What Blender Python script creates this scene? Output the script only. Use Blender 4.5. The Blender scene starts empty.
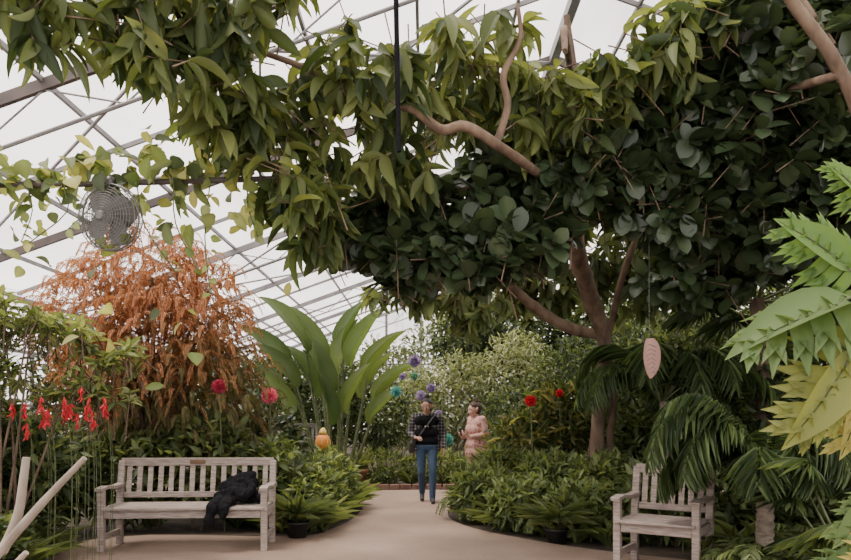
import bpy, math, random
import numpy as np
from mathutils import Vector, Matrix
rng = np.random.default_rng(11)
random.seed(5)
scene = bpy.context.scene
A = np.array
Zv = A([0., 0., 1.])

# ------------------------------------------------------------ materials
def new_mat(name):
    m = bpy.data.materials.new(name); m.use_nodes = True
    nt = m.node_tree; nt.nodes.clear()
    out = nt.nodes.new('ShaderNodeOutputMaterial')
    return m, nt, out
def noise_ramp(nt, scale, c1, c2, detail=6, p1=.35, p2=.65, stretch=None):
    tc = nt.nodes.new('ShaderNodeTexCoord'); n = nt.nodes.new('ShaderNodeTexNoise')
    n.inputs['Scale'].default_value = scale; n.inputs['Detail'].default_value = detail
    if stretch:
        mp = nt.nodes.new('ShaderNodeMapping'); mp.inputs['Scale'].default_value = stretch
        nt.links.new(tc.outputs['Object'], mp.inputs[0]); nt.links.new(mp.outputs[0], n.inputs['Vector'])
    else:
        nt.links.new(tc.outputs['Object'], n.inputs['Vector'])
    r = nt.nodes.new('ShaderNodeValToRGB')
    r.color_ramp.elements[0].position = p1; r.color_ramp.elements[0].color = (*c1, 1)
    r.color_ramp.elements[1].position = p2; r.color_ramp.elements[1].color = (*c2, 1)
    nt.links.new(n.outputs['Fac'], r.inputs[0])
    return r, n
def rough_mat(name, c1, c2, scale=8, rough=.8, bump=.2, stretch=None, metallic=0, p1=.35, p2=.65, spec=.5):
    m, nt, out = new_mat(name)
    b = nt.nodes.new('ShaderNodeBsdfPrincipled')
    r, n = noise_ramp(nt, scale, c1, c2, stretch=stretch, p1=p1, p2=p2)
    nt.links.new(r.outputs[0], b.inputs['Base Color'])
    b.inputs['Roughness'].default_value = rough; b.inputs['Metallic'].default_value = metallic
    b.inputs['Specular IOR Level'].default_value = spec
    bp = nt.nodes.new('ShaderNodeBump'); bp.inputs['Strength'].default_value = bump; bp.inputs['Distance'].default_value = .02
    nt.links.new(n.outputs['Fac'], bp.inputs['Height']); nt.links.new(bp.outputs[0], b.inputs['Normal'])
    nt.links.new(b.outputs[0], out.inputs[0])
    return m
def leaf_mat(name, rough=.45, trans=.3, spec=.4):
    m, nt, out = new_mat(name)
    at = nt.nodes.new('ShaderNodeAttribute'); at.attribute_name = 'Col'
    b = nt.nodes.new('ShaderNodeBsdfPrincipled')
    b.inputs['Roughness'].default_value = rough
    b.inputs['Specular IOR Level'].default_value = spec
    nt.links.new(at.outputs['Color'], b.inputs['Base Color'])
    t = nt.nodes.new('ShaderNodeBsdfTranslucent')
    mx = nt.nodes.new('ShaderNodeMix'); mx.data_type = 'RGBA'; mx.blend_type = 'MULTIPLY'; mx.inputs['Factor'].default_value = 1
    nt.links.new(at.outputs['Color'], mx.inputs['A']); mx.inputs['B'].default_value = (1.9, 1.8, .98, 1)
    nt.links.new(mx.outputs['Result'], t.inputs['Color'])
    ms = nt.nodes.new('ShaderNodeMixShader'); ms.inputs[0].default_value = trans
    nt.links.new(b.outputs[0], ms.inputs[1]); nt.links.new(t.outputs[0], ms.inputs[2])
    nt.links.new(ms.outputs[0], out.inputs[0])
    return m
LEAF = leaf_mat('leaf_surface', .5, .38, .3)
GLOSSY = leaf_mat('glossy_leaf_surface', .33, .15, .5)
PETAL = leaf_mat('petal_surface', .7, .3, .2)
BARK = rough_mat('bark', (.055, .034, .022), (.15, .10, .065), 9, .85, .5, (1, 1, .35))
BARKL = rough_mat('light_bark', (.085, .052, .032), (.19, .128, .084), 9, .85, .5, (1, 1, .35))
BARKP = rough_mat('ringed_bark', (.13, .10, .075), (.27, .22, .17), 12, .85, .4, (1, 1, 3))
BARKD = rough_mat('dry_branch_bark', (.20, .16, .125), (.33, .275, .225), 12, .85, .4, (1, 1, .4))
STEM = rough_mat('green_stem', (.05, .07, .02), (.11, .13, .05), 10, .6, .1)
SOIL = rough_mat('soil', (.02, .014, .009), (.07, .05, .03), 5, .95, .6)
STEEL = rough_mat('painted_steel', (.15, .14, .14), (.23, .215, .21), 4, .55, .05)
STEELD = rough_mat('dark_rusty_steel', (.05, .038, .034), (.10, .075, .066), 3, .6, .1)
WOOD = rough_mat('weathered_teak', (.19, .148, .127), (.345, .285, .25), 7, .75, .25, (1, 9, 9))
WOODD = rough_mat('grey_weathered_wood', (.11, .095, .085), (.19, .17, .15), 7, .8, .25, (1, 9, 9))
CLOTHK = rough_mat('black_fabric', (.004, .004, .005), (.010, .010, .012), 30, .95, .2, spec=.12)
BRASS = rough_mat('brass_plaque', (.10, .06, .035), (.15, .09, .05), 20, .4, .05, metallic=.6)
BRICK = rough_mat('brick_edging', (.15, .07, .05), (.26, .15, .11), 9, .9, .3)
CURB = rough_mat('concrete_curb', (.24, .21, .185), (.36, .32, .28), 6, .9, .2)
POT = rough_mat('black_plastic_pot', (.010, .010, .010), (.02, .02, .02), 6, .5, .05)
TERRA = rough_mat('terracotta', (.25, .10, .05), (.36, .16, .09), 6, .8, .1)

def path_mat():
    m, nt, out = new_mat('pathway_concrete')
    b = nt.nodes.new('ShaderNodeBsdfPrincipled')
    r, n = noise_ramp(nt, .9, (.205, .145, .108), (.30, .22, .172), 10, .3, .7)
    r2, n2 = noise_ramp(nt, 60, (.82, .82, .82), (1.05, 1.05, 1.05), 3)
    mx = nt.nodes.new('ShaderNodeMix'); mx.data_type = 'RGBA'; mx.blend_type = 'MULTIPLY'; mx.inputs['Factor'].default_value = 1
    nt.links.new(r.outputs[0], mx.inputs['A']); nt.links.new(r2.outputs[0], mx.inputs['B'])
    nt.links.new(mx.outputs['Result'], b.inputs['Base Color'])
    b.inputs['Roughness'].default_value = .75; b.inputs['Specular IOR Level'].default_value = .25
    bp = nt.nodes.new('ShaderNodeBump'); bp.inputs['Strength'].default_value = .15; bp.inputs['Distance'].default_value = .01
    nt.links.new(n2.outputs['Fac'], bp.inputs['Height']); nt.links.new(bp.outputs[0], b.inputs['Normal'])
    nt.links.new(b.outputs[0], out.inputs[0]); return m
PATH = path_mat()
def glazing_mat():
    m, nt, out = new_mat('white_poly_glazing')
    t = nt.nodes.new('ShaderNodeBsdfTransparent'); t.inputs[0].default_value = (.93, .905, .905, 1)
    r, n = noise_ramp(nt, .7, (.42, .39, .385), (.93, .90, .90), 8, .25, .6, (1, .25, 1))
    d = nt.nodes.new('ShaderNodeBsdfTranslucent'); nt.links.new(r.outputs[0], d.inputs[0])
    ms = nt.nodes.new('ShaderNodeMixShader'); ms.inputs[0].default_value = .5
    nt.links.new(t.outputs[0], ms.inputs[1]); nt.links.new(d.outputs[0], ms.inputs[2])
    nt.links.new(ms.outputs[0], out.inputs[0]); return m
GLAZE = glazing_mat()
def plain(name, c, rough=.7, metallic=0):
    c2 = tuple(min(1, x*1.25) for x in c)
    return rough_mat(name, c, c2, 25, rough, .08, metallic=metallic)

# ------------------------------------------------------------ mesh builder
def nrm(a):
    a = np.asarray(a, float)
    return a / (np.linalg.norm(a, axis=-1, keepdims=True) + 1e-9)
def catmull(pts, rad, sub=4):
    pts = np.asarray(pts, float); rad = np.asarray(rad, float)
    P = np.vstack([2*pts[0]-pts[1], pts, 2*pts[-1]-pts[-2]])
    o = []; r = []
    for i in range(1, len(P)-2):
        for s in range(sub):
            t = s/sub
            o.append(.5*((2*P[i])+(-P[i-1]+P[i+1])*t+(2*P[i-1]-5*P[i]+4*P[i+1]-P[i+2])*t*t+(-P[i-1]+3*P[i]-3*P[i+1]+P[i+2])*t**3))
            r.append(rad[i-1]*(1-t)+rad[i]*t)
    o.append(pts[-1]); r.append(rad[-1])
    return A(o), A(r)
class MB:
    def __init__(s): s.V=[]; s.C=[]; s.F=[]; s.FL=[]; s.M=[]; s.n=0
    def raw(s, V, Q, col=(.5,.5,.5), mat=0):
        V = np.asarray(V, float); Q = np.asarray(Q, int)
        C = np.asarray(col, float)
        if C.ndim == 1: C = np.tile(C, (len(V), 1))
        s.V.append(V); s.C.append(C); s.F.append((Q+s.n).ravel()); s.FL.append(np.full(len(Q), Q.shape[1]))
        s.M.append(np.full(len(Q), mat)); s.n += len(V)
    def inst(s, T, pos, Y, U, W, L, col, mat=0):
        tv, tq, sh = T
        pos = np.atleast_2d(pos); N = len(pos)
        Y = nrm(np.broadcast_to(Y, (N, 3))); U = np.broadcast_to(U, (N, 3))
        X = nrm(np.cross(Y, U)); Z = np.cross(X, Y)
        W = np.broadcast_to(W, (N,)); L = np.broadcast_to(L, (N,))
        v = (pos[:, None, :] + tv[None, :, 0, None]*W[:, None, None]*X[:, None, :]
             + tv[None, :, 1, None]*L[:, None, None]*Y[:, None, :]
             + tv[None, :, 2, None]*L[:, None, None]*Z[:, None, :])
        c = np.broadcast_to(col, (N, 3))[:, None, :]*sh[None, :, None]
        q = tq[None] + (np.arange(N)*len(tv))[:, None, None]
        s.raw(v.reshape(-1, 3), q.reshape(-1, 4), c.reshape(-1, 3), mat)
    def tube(s, pts, rad, sides=8, col=(.3,.2,.1), mat=0, sub=4, rough=0):
        if sub > 1: pts, rad = catmull(pts, rad, sub)
        pts = np.asarray(pts, float); rad = np.asarray(rad, float); n = len(pts)
        T = nrm(np.gradient(pts, axis=0))
        ref = A([.1, 1., .05]) if abs(T[0][2]) > .6 else Zv
        V = []
        for i in range(n):
            a = nrm(np.cross(T[i], ref)); b = np.cross(T[i], a)
            th = np.arange(sides)*2*math.pi/sides
            rr = rad[i]*(1+rough*rng.uniform(-1, 1, sides))
            V.append(pts[i]+(np.cos(th)*rr)[:, None]*a+(np.sin(th)*rr)[:, None]*b)
        V = np.vstack(V); Q = []
        for i in range(n-1):
            for j in range(sides):
                k = (j+1) % sides
                Q.append((i*sides+j, i*sides+k, (i+1)*sides+k, (i+1)*sides+j))
        s.raw(V, Q, col, mat)
        for e in (0, n-1):
            cV = np.vstack([V[e*sides:(e+1)*sides], pts[e]])
            if e == 0: s.raw(cV, [((j+1) % sides, j, sides) for j in range(sides)], col, mat)
            else: s.raw(cV, [(j, (j+1) % sides, sides) for j in range(sides)], col, mat)
    def beam(s, p0, p1, w, h, col=(.2,.2,.2), mat=0, up=(0,0,1)):
        p0 = A(p0, float); p1 = A(p1, float); y = nrm(p1-p0); x = nrm(np.cross(y, A(up, float))); z = np.cross(x, y)
        V = []
        for p in (p0, p1):
            for a, b in ((-1,-1),(1,-1),(1,1),(-1,1)): V.append(p+x*a*w/2+z*b*h/2)
        s.raw(V, [(0,1,2,3),(7,6,5,4),(0,4,5,1),(1,5,6,2),(2,6,7,3),(3,7,4,0)], col, mat)
    def box(s, c, d, mat=0):
        c = A(c, float); d = A(d, float)
        s.beam(c-A([0, d[1]/2, 0]), c+A([0, d[1]/2, 0]), d[0], d[2], mat=mat)
    def sphere(s, c, r, col=(.5,.5,.5), mat=0, nu=14, nv=9):
        r = A(r, float)*np.ones(3); V = []; Q = []
        for i in range(nv+1):
            ph = math.pi*i/nv
            for j in range(nu):
                th = 2*math.pi*j/nu
                V.append(A(c)+r*A([math.sin(ph)*math.cos(th), math.sin(ph)*math.sin(th), math.cos(ph)]))
        for i in range(nv):
            for j in range(nu):
                k = (j+1) % nu
                Q.append((i*nu+j, (i+1)*nu+j, (i+1)*nu+k, i*nu+k))
        s.raw(V, Q, col, mat)
    def lathe(s, prof, c, nu=24, mat=0, col=(.5,.5,.5)):
        V = []; Q = []; m = len(prof)
        for r, z in prof:
            for j in range(nu):
                th = 2*math.pi*j/nu
                V.append((c[0]+r*math.cos(th), c[1]+r*math.sin(th), c[2]+z))
        for i in range(m-1):
            for j in range(nu):
                k = (j+1) % nu
                Q.append((i*nu+j, i*nu+k, (i+1)*nu+k, (i+1)*nu+j))
        s.raw(V, Q, col, mat)
    def build(s, name, mats, smooth=True, bevel=0, loc=None, rot=None, parent=None):
        V = np.vstack(s.V); C = np.vstack(s.C); F = np.concatenate(s.F); FL = np.concatenate(s.FL); M = np.concatenate(s.M)
        me = bpy.data.meshes.new(name)
        me.vertices.add(len(V)); me.vertices.foreach_set('co', V.ravel())
        me.loops.add(len(F)); me.loops.foreach_set('vertex_index', F.astype(np.int32))
        me.polygons.add(len(FL)); st = np.concatenate([[0], np.cumsum(FL)[:-1]])
        me.polygons.foreach_set('loop_start', st.astype(np.int32)); me.polygons.foreach_set('loop_total', FL.astype(np.int32))
        me.polygons.foreach_set('material_index', M.astype(np.int32))
        me.update(calc_edges=True)
        ca = me.color_attributes.new('Col', 'FLOAT_COLOR', 'POINT')
        ca.data.foreach_set('color', np.hstack([np.clip(C, 0, 1), np.ones((len(C), 1))]).ravel())
        me.polygons.foreach_set('use_smooth', np.full(len(FL), smooth))
        me.validate()
        for m in mats: me.materials.append(m)
        o = bpy.data.objects.new(name, me); scene.collection.objects.link(o)
        if bevel:
            b = o.modifiers.new('bevel', 'BEVEL'); b.width = bevel; b.segments = 2; b.limit_method = 'ANGLE'
        if loc is not None: o.location = loc
        if rot: o.rotation_euler = (0, 0, rot)
        if parent: o.parent = parent
        return o

# ------------------------------------------------------------ leaf templates
def leaf_t(n, prof, fold=.15, curl=.15, wave=0.):
    tv = []; sh = []
    for i in range(n+1):
        t = i/n; w = max(.02, prof(t))*.5
        z = -curl*t*t + wave*math.sin(t*9)
        tv += [(-w, t, z+fold*w*.5), (0, t, z), (w, t, z+fold*w*.5)]
        sh += [.93, 1.18, .93]
    q = []
    for i in range(n):
        a = i*3; q += [(a, a+1, a+4, a+3), (a+1, a+2, a+5, a+4)]
    return A(tv), A(q), A(sh)
S = lambda x: max(0., math.sin(x))
OVATE = leaf_t(4, lambda t: S(math.pi*t**.8)**.8, .5, .18)
OVATE6 = leaf_t(6, lambda t: S(math.pi*t**.8)**.8, .5, .25)
OBOV = leaf_t(7, lambda t: S(math.pi*t**1.25)**.5, .35, .12)
LANCE = leaf_t(6, lambda t: S(math.pi*(t*.97+.03)**.9)**.75, .6, .28)
SMALL = leaf_t(2, lambda t: [.15, 1, .05][int(t*2)], .4, .15)
THIN = leaf_t(3, lambda t: [.4, 1, .8, .05][int(round(t*3))], .5, .2)
STRAP = leaf_t(7, lambda t: (.55+.45*S(math.pi*t))*(1-t**5), .7, .55)
SPIKE = leaf_t(4, lambda t: (1-t)**.6*.9+.05, .8, .22)
PADDLE = leaf_t(10, lambda t: S(math.pi*(t*.94+.05)**.9)**.55, .35, .22, .012)
BPLEAF = leaf_t(12, lambda t: S(math.pi*(t*.93+.05)**.85)**.75, .9, .32, .012)
LOBE = leaf_t(6, lambda t: (.75+.35*S(math.pi*t**.8))*(1-t**2.6), .5, .22)
def stick(mb, p0, p1, r, col=(.15,.1,.06), mat=0):
    p0 = np.atleast_2d(p0); p1 = np.atleast_2d(p1); N = len(p0); d = p1-p0; Y = nrm(d)
    ref = np.where(np.abs(Y[:, 2:3]) > .8, A([[1., .2, 0]]), A([[0, 0, 1.]]))
    X = nrm(np.cross(Y, ref)); Z = np.cross(X, Y); V = []
    for p, f in ((p0, 1.), (p1, .6)):
        for k in range(4):
            a = k*math.pi/2; V.append(p+(X*math.cos(a)+Z*math.sin(a))*np.asarray(r*f).reshape(-1, 1))
    V = np.stack(V, 1); q = A([(k, (k+1) % 4, 4+(k+1) % 4, 4+k) for k in range(4)])
    Q = q[None]+(np.arange(N)*8)[:, None, None]
    mb.raw(V.reshape(-1, 3), Q.reshape(-1, 4), col, mat)

def pal(cols, n):
    cols = A(cols, float); k = len(cols)
    x = rng.uniform(0, k-1.0001, n); i = x.astype(int); f = (x-i)[:, None]
    return (cols[i]*(1-f)+cols[i+1]*f)*rng.uniform(.75, 1.25, (n, 1))
def rv(n): return nrm(rng.normal(size=(n, 3)))
def roofz(x): return np.where(x < 2, 3.6+.36*(x+7.5), 7.02-.36*(x-2))
def blob_pts(blobs, n, shell=.45, zmin=.04):
    B = A(blobs, float); w = (B[:, 3]*B[:, 4]*B[:, 5])**.75; w /= w.sum()
    i = rng.choice(len(B), n, p=w); d = rv(n)
    r = shell+(1-shell)*rng.uniform(0, 1, n)**.6
    P = B[i, :3]+d*B[i, 3:]*r[:, None]
    P[:, 2] = np.clip(P[:, 2], zmin, roofz(P[:, 0])-.45)
    return P, nrm(d/B[i, 3:]), i
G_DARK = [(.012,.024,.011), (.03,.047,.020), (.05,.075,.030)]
G_MID = [(.038,.056,.022), (.078,.108,.040), (.135,.165,.066)]
G_LIGHT = [(.09,.13,.04), (.17,.215,.08), (.27,.305,.135)]
G_YEL = [(.16,.21,.06), (.29,.32,.10), (.40,.38,.14)]
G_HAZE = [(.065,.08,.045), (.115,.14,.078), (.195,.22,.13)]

def bush_into(mb, blobs, n, L, W, cols, T=SMALL, droop=.25, up=.35, shell=.4, mat=0, stems=3, matstem=1):
    P, O, i = blob_pts(blobs, n, shell)
    D = O*.7+rng.normal(size=(n, 3))*.6+Zv*up; D[:, 2] -= droop; D = nrm(D)
    U = O*.5+Zv+rng.normal(size=(n, 3))*.35
    s = rng.uniform(.65, 1.25, n)
    mb.inst(T, P, D, U, W*s, L*s, pal(cols, n), mat)
    for b in blobs:
        for k in range(stems):
            e = A(b[:3])+rv(1)[0]*A(b[3:])*.5
            g = A([b[0]+rng.uniform(-.3, .3)*b[3], b[1]+rng.uniform(-.3, .3)*b[4], 0.])
            if e[2] > .1:
                mb.tube([g, (g+e)/2+rng.normal(size=3)*.05, e], [.018, .014, .008], 5, mat=matstem, sub=3)
def bush(name, blobs, n, L, W, cols, **k):
    mb = MB(); gl = k.pop('leafmat', LEAF); bush_into(mb, blobs, n, L, W, cols, **k)
    return mb.build(name, [gl, BARK])
def rosettes(mb, tips, axis, k, L, W, spread, droop, cols, T, mat=0, twig=.35, twigmat=1):
    N = len(tips); axis = nrm(axis)
    e1 = nrm(np.cross(axis, rv(N))); e2 = np.cross(axis, e1)
    I = np.repeat(np.arange(N), k); J = np.tile(np.arange(k), N)
    an = J*2.399+rng.uniform(0, 6.28, N)[I]
    phi = spread*rng.uniform(.45, 1.15, N*k)
    ax = axis[I]
    D = ax*np.cos(phi)[:, None]+(e1[I]*np.cos(an)[:, None]+e2[I]*np.sin(an)[:, None])*np.sin(phi)[:, None]
    D[:, 2] -= droop*rng.uniform(.5, 1.3, N*k); D = nrm(D)
    pos = tips[I]-ax*(rng.uniform(0, .75, N*k)*L)[:, None]
    U = ax*.6+Zv*.7+rng.normal(size=(N*k, 3))*.3
    s = rng.uniform(.6, 1.2, N*k)
    base = pal(cols, N)[I]*.5+pal(cols, N*k)*.5
    mb.inst(T, pos, D, U, W*s, L*s, base, mat)
    if twig: stick(mb, tips-axis*twig*rng.uniform(.7, 1.6, (N, 1)), tips, .007*np.ones(N), mat=twigmat)
def frond(mb, p, d, L, droop, n, ll, lw, cols, ang=55, T=THIN, start=.15, vd=.25, rr=.01, mat=0, smat=1):
    m = 12; pts = [A(p, float)]; dd = nrm(A(d, float))
    for i in range(m):
        t = (i+.5)/m; q = nrm(dd-Zv*droop*t*t*1.6); pts.append(pts[-1]+q*L/m)
    pts = A(pts); mb.tube(pts, np.linspace(rr, rr*.3, m+1), 4, mat=smat, sub=1)
    sv = np.linspace(start, .99, n); tt = sv*m; i = np.minimum(tt.astype(int), m-1); f = (tt-i)[:, None]
    P = pts[i]*(1-f)+pts[i+1]*f; T0 = nrm(pts[i+1]-pts[i])
    side = nrm(np.cross(T0, Zv)+1e-4); u = (sv-start)/(1-start)
    le = ll*(np.sin(math.pi*(.12+.8*u))**.7)
    a = np.radians(ang*(1-.45*u))
    for sg in (-1, 1):
        D = T0*np.cos(a)[:, None]+sg*side*np.sin(a)[:, None]+rng.normal(size=(n, 3))*.06
        D[:, 2] -= vd; D = nrm(D); U = np.cross(side, T0)+rng.normal(size=(n, 3))*.1
        mb.inst(T, P, D, U, lw*np.ones(n), le, pal(cols, n), mat)
def fan_leaf(mb, p, d, up, R, n, cols, w=.05, spread=125, mat=0):
    d = nrm(A(d, float)); side = nrm(np.cross(d, A(up, float)))
    U = np.cross(side, d)
    a = np.radians(np.linspace(-spread, spread, n))
    D = d*np.cos(a)[:, None]+side*np.sin(a)[:, None]-Zv*.12+rng.normal(size=(n, 3))*.04
    mb.inst(SPIKE, np.tile(A(p, float), (n, 1)), nrm(D), U+rng.normal(size=(n, 3))*.1, w*np.ones(n)*1.3, R*(.75+.25*np.cos(a))*rng.uniform(.9, 1.05, n), pal(cols, n), mat)
def tufts(mb, C, k, L, W, cols, T=STRAP, lean=.6, mat=0):
    C = A(C, float); N = len(C); I = np.repeat(np.arange(N), k); M = N*k
    an = rng.uniform(0, 6.283, M); ln = lean*rng.uniform(.2, 1.2, M)
    D = np.stack([np.cos(an)*ln, np.sin(an)*ln, np.ones(M)], 1)
    P = C[I]+np.stack([np.cos(an), np.sin(an), 0*an], 1)*.03
    s = rng.uniform(.55, 1.15, M)
    mb.inst(T, P, nrm(D), np.tile(Zv, (M, 1))+rng.normal(size=(M, 3))*.1, W*s, L*s, pal(cols, N)[I]*.4+pal(cols, M)*.6, mat)
def lobed_leaf(mb, p, d, up, L, col, mat=0, nl=6, wid=1.):
    """deeply cut blade: each half is a row of tapering lobes on a curved midrib"""
    d = nrm(A(d, float)); side = nrm(np.cross(d, A(up, float))); U = np.cross(side, d); p = A(p, float); col = A(col)
    mb.inst(OVATE6, p, d, U, .36*L*wid, L*1.0, col, mat)
    mb.tube([p-d*.02, p+d*L*.5-U*.06*L+U*.006, p+d*L*.95-U*.235*L+U*.006], [.007, .004, .002], 5, mat=1, sub=4)
    for i in range(nl):
        t = .03+.74*i/(nl-1)
        for sg in (-1, 1):
            a = math.radians(100-62*t+rng.uniform(-8, 8)); q = p+d*L*t-U*.25*L*t*t
            D = d*math.cos(a)+sg*side*math.sin(a)-U*(.2+rng.uniform(-.1, .2))
            c = col*rng.uniform(.8, 1.1); LL = L*(.54-.26*abs(t-.2)*1.4)*wid*rng.uniform(.88, 1.12)
            mb.inst(LOBE, q, D, U+rng.normal(size=3)*.12, .17*L*(1-.35*t), LL, c, mat)
            for e in (-1, 1):
                D2 = D*.8+e*.45*(d*math.sin(a)*1.-sg*side*math.cos(a))
                mb.inst(LOBE, q+nrm(D)*LL*.42, D2, U+rng.normal(size=3)*.12, .085*L*(1-.3*t), LL*.42, c*.97, mat)

# ------------------------------------------------------------ greenhouse shell
mb = MB(); mb.raw([(-7.5,-3,0),(11.5,-3,0),(11.5,30,0),(-7.5,30,0)], [(0,1,2,3)])
mb.build('floor', [SOIL], smooth=False)
EX, RX, WX = -7.5, 2.0, 11.5
mb = MB()
mb.raw([(EX,-3,3.72),(RX,-3,7.14),(RX,30,7.14),(EX,30,3.72)], [(0,1,2,3)])
mb.raw([(RX,-3,7.14),(WX,-3,3.72),(WX,30,3.72),(RX,30,7.14)], [(0,1,2,3)])
mb.build('ceiling', [GLAZE], smooth=False)
mb = MB()
def rz(x): return float(roofz(A(x)))
for n_, y in enumerate(np.arange(-.1, 30.1, 3.75/2)):
    main = n_ % 2 == 0
    for a, b in ((EX, RX), (WX, RX)):
        if main: mb.beam((a, y, rz(a)), (b, y, rz(b)), .06, .12, mat=1 if y < 12 else 0)
        else: mb.beam((a, y, rz(a)+.05), (b, y, rz(b)+.05), .035, .06)
        if n_ % 4 == 0:
            off = .5
            mb.tube([(a+(b-a)*.02, y, rz(a)-.1), (a+(b-a)*.1, y, rz(a+(b-a)*.1)-off), (b, y, rz(b)-off)], [.022]*3, 6, sub=1)
            xs = np.linspace(a+(b-a)*.1, b, 11)
            for i in range(10):
                z0 = rz(xs[i])-(off if i % 2 == 0 else .05); z1 = rz(xs[i+1])-(off if i % 2 else .05)
                mb.tube([(xs[i], y, z0), (xs[i+1], y, z1)], [.012]*2, 5, sub=1)
for x in list(np.arange(EX+.9, RX, 1.3))+list(np.arange(WX-.9, RX, -1.3)):
    mb.beam((x, -3, rz(x)+.06), (x, 30, rz(x)+.06), .04, .06)
mb.beam((RX, -3, 7.0), (RX, 30, 7.0), .12, .16)
for y in np.arange(-.1, 20, 7.5):
    for a, b in ((EX, -2.7), (-2.7, RX)):
        mb.tube([(a, y, rz(a)-.06), (b, y+3.75, rz(b)-.06)], [.022]*2, 5, sub=1)
        mb.tube([(b, y, rz(b)-.06), (a, y+3.75, rz(a)-.06)], [.022]*2, 5, sub=1)
mb.build('roof_frame', [STEEL, STEELD], smooth=False)
def gwall(name, p0, p1, gable=False):
    mb = MB(); p0 = A(p0, float); p1 = A(p1, float); d = p1-p0; L = np.linalg.norm(d)
    mb.beam(p0+Zv*.3, p1+Zv*.3, .2, .6, mat=0)
    n = int(L/1.45)
    ht = (lambda q: rz(q[0])) if gable else (lambda q: 3.6)
    for i in range(n+1):
        q = p0+d*i/n; mb.beam(q+Zv*.6, q+Zv*ht(q), .06, .10, mat=1, up=d/L)
        if i < n:
            r = p0+d*(i+1)/n
            if gable and (q[0]-RX)*(r[0]-RX) < 0:
                c = q.copy(); c[0] = RX
                mb.raw([q+Zv*.6, r+Zv*.6, r+Zv*ht(r), c+Zv*ht(c), q+Zv*ht(q)], [(0,1,2,3,4)], mat=2)
            else: mb.raw([q+Zv*.6, r+Zv*.6, r+Zv*ht(r), q+Zv*ht(q)], [(0,1,2,3)], mat=2)
    for z in (.62, 1.6, 2.6, 3.58): mb.beam(p0+Zv*z, p1+Zv*z, .05, .06, mat=1)
    mb.build(name, [CURB, STEEL, GLAZE], smooth=False)
gwall('wall_left', (EX, -3, 0), (EX, 30, 0)); gwall('wall_right', (WX, 30, 0), (WX, -3, 0)); gwall('wall_back', (EX, 30, 0), (WX, 30, 0), True)

# ------------------------------------------------------------ path, edging
def flat_poly(name, loop, z0, z1, mat, sub=4):
    P, _ = catmull([(x, y, 0) for x, y in loop]+[(loop[0][0], loop[0][1], 0)], [1]*(len(loop)+1), sub); P = P[:-1]
    n = len(P); V = [(p[0], p[1], z0) for p in P]+[(p[0], p[1], z1) for p in P]
    me = bpy.data.meshes.new(name)
    me.from_pydata(V, [], [tuple(range(n, 2*n))]+[(i, (i+1) % n, n+(i+1) % n, n+i) for i in range(n)])
    me.materials.append(mat); o = bpy.data.objects.new(name, me); scene.collection.objects.link(o); return o
flat_poly('concrete_path', [(-4.2,-2.6),(4.4,-2.6),(4.6,3.5),(3.6,5.6),(2.75,6.7),(1.95,7.25),(1.25,7.9),(.6,8.8),(.32,9.8),(.5,11.),(1.5,11.8),(4.5,12),(5.5,12.2),(5.5,13.3),(3,13.3),(0,13.35),(-1.3,13.3),(-3.5,14.2),(-5.5,14.8),(-6.2,13.9),(-4,13),(-1.7,12.2),(-1.02,11.2),(-.98,9.8),(-1.15,8.8),(-1.55,8.2),(-3.7,8.1),(-4.1,5)], 0, .02, PATH)
mb = MB()
ed = [(-5.2,15.1),(-3.2,14.5),(-1.2,13.62),(0,13.6),(1.8,13.58),(3.5,13.55),(6.5,13.5)]
P, _ = catmull([(x, y, 0) for x, y in ed], [1]*len(ed), 5)
for i in range(len(P)-1):
    dd = P[i+1]-P[i]; n = max(1, int(np.linalg.norm(dd)/.22))
    for k in range(n):
        a = P[i]+dd*(k+.04)/n; b = P[i]+dd*(k+.94)/n
        mb.beam(a+Zv*.05, b+Zv*.05, .12, .10, mat=0)
mb.build('brick_bed_edging', [BRICK], smooth=False, bevel=.006)

# ------------------------------------------------------------ benches
def bench(name, loc, rot, w, mat, ns=13, plaque=False):
    mb = MB(); h = w/2
    for sx in (-1, 1):
        x = sx*(h-.035)
        mb.beam((x, -.50, 0), (x, -.50, .63), .065, .065, up=(0,1,0))
        mb.beam((x, 0, 0), (x, .0, .45), .065, .065, up=(0,1,0)); mb.beam((x, 0, .43), (x, .09, .90), .065, .06, up=(0,1,0))
        P = [(x, .05, .645), (x, -.2, .635), (x, -.42, .655), (x, -.57, .64)]
        for i in range(3): mb.beam(P[i], P[i+1], .085, .032)
        mb.beam((x, -.5, .14), (x, 0, .14), .035, .06); mb.beam((x, -.5, .38), (x, 0, .38), .035, .08)
        mb.beam((x, -.44, .60), (x, -.50, .50), .03, .05)
    mb.beam((-h+.07, -.51, .385), (h-.07, -.51, .385), .03, .085); mb.beam((-h+.07, 0, .385), (h-.07, 0, .385), .03, .085)
    mb.beam((-h+.03, .086, .885), (h-.03, .086, .885), .045, .085); mb.beam((-h+.07, .022, .53), (h-.07, .022, .53), .04, .06)
    for i in range(ns):
        x = -h+.12+(w-.24)*i/(ns-1); mb.beam((x, .026, .55), (x, .08, .85), .055, .018, up=(0,1,0))
    for i in range(6): mb.beam((-h+.03, -.53+.098*i, .441), (h-.03, -.53+.098*i, .441), .078, .024)
    if plaque:
        mb.box((0, .056, .885), (.17, .008, .045), mat=1)
    return mb.build(name, [mat, BRASS], smooth=False, bevel=.005, loc=loc, rot=rot)
bench('wooden_bench', (-2.52, 7.80, .02), math.radians(3), 1.72, WOOD, 14, True)
bench('wooden_bench', (2.32, 6.70, .02), math.radians(-34), .76, WOOD, 7)
bench('wooden_bench', (1.95, 16.2, .0), math.radians(0), 1.1, WOODD, 9)
bench('wooden_bench', (-2.75, 14.9, .32), math.radians(10), 1.0, WOODD, 9)
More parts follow.
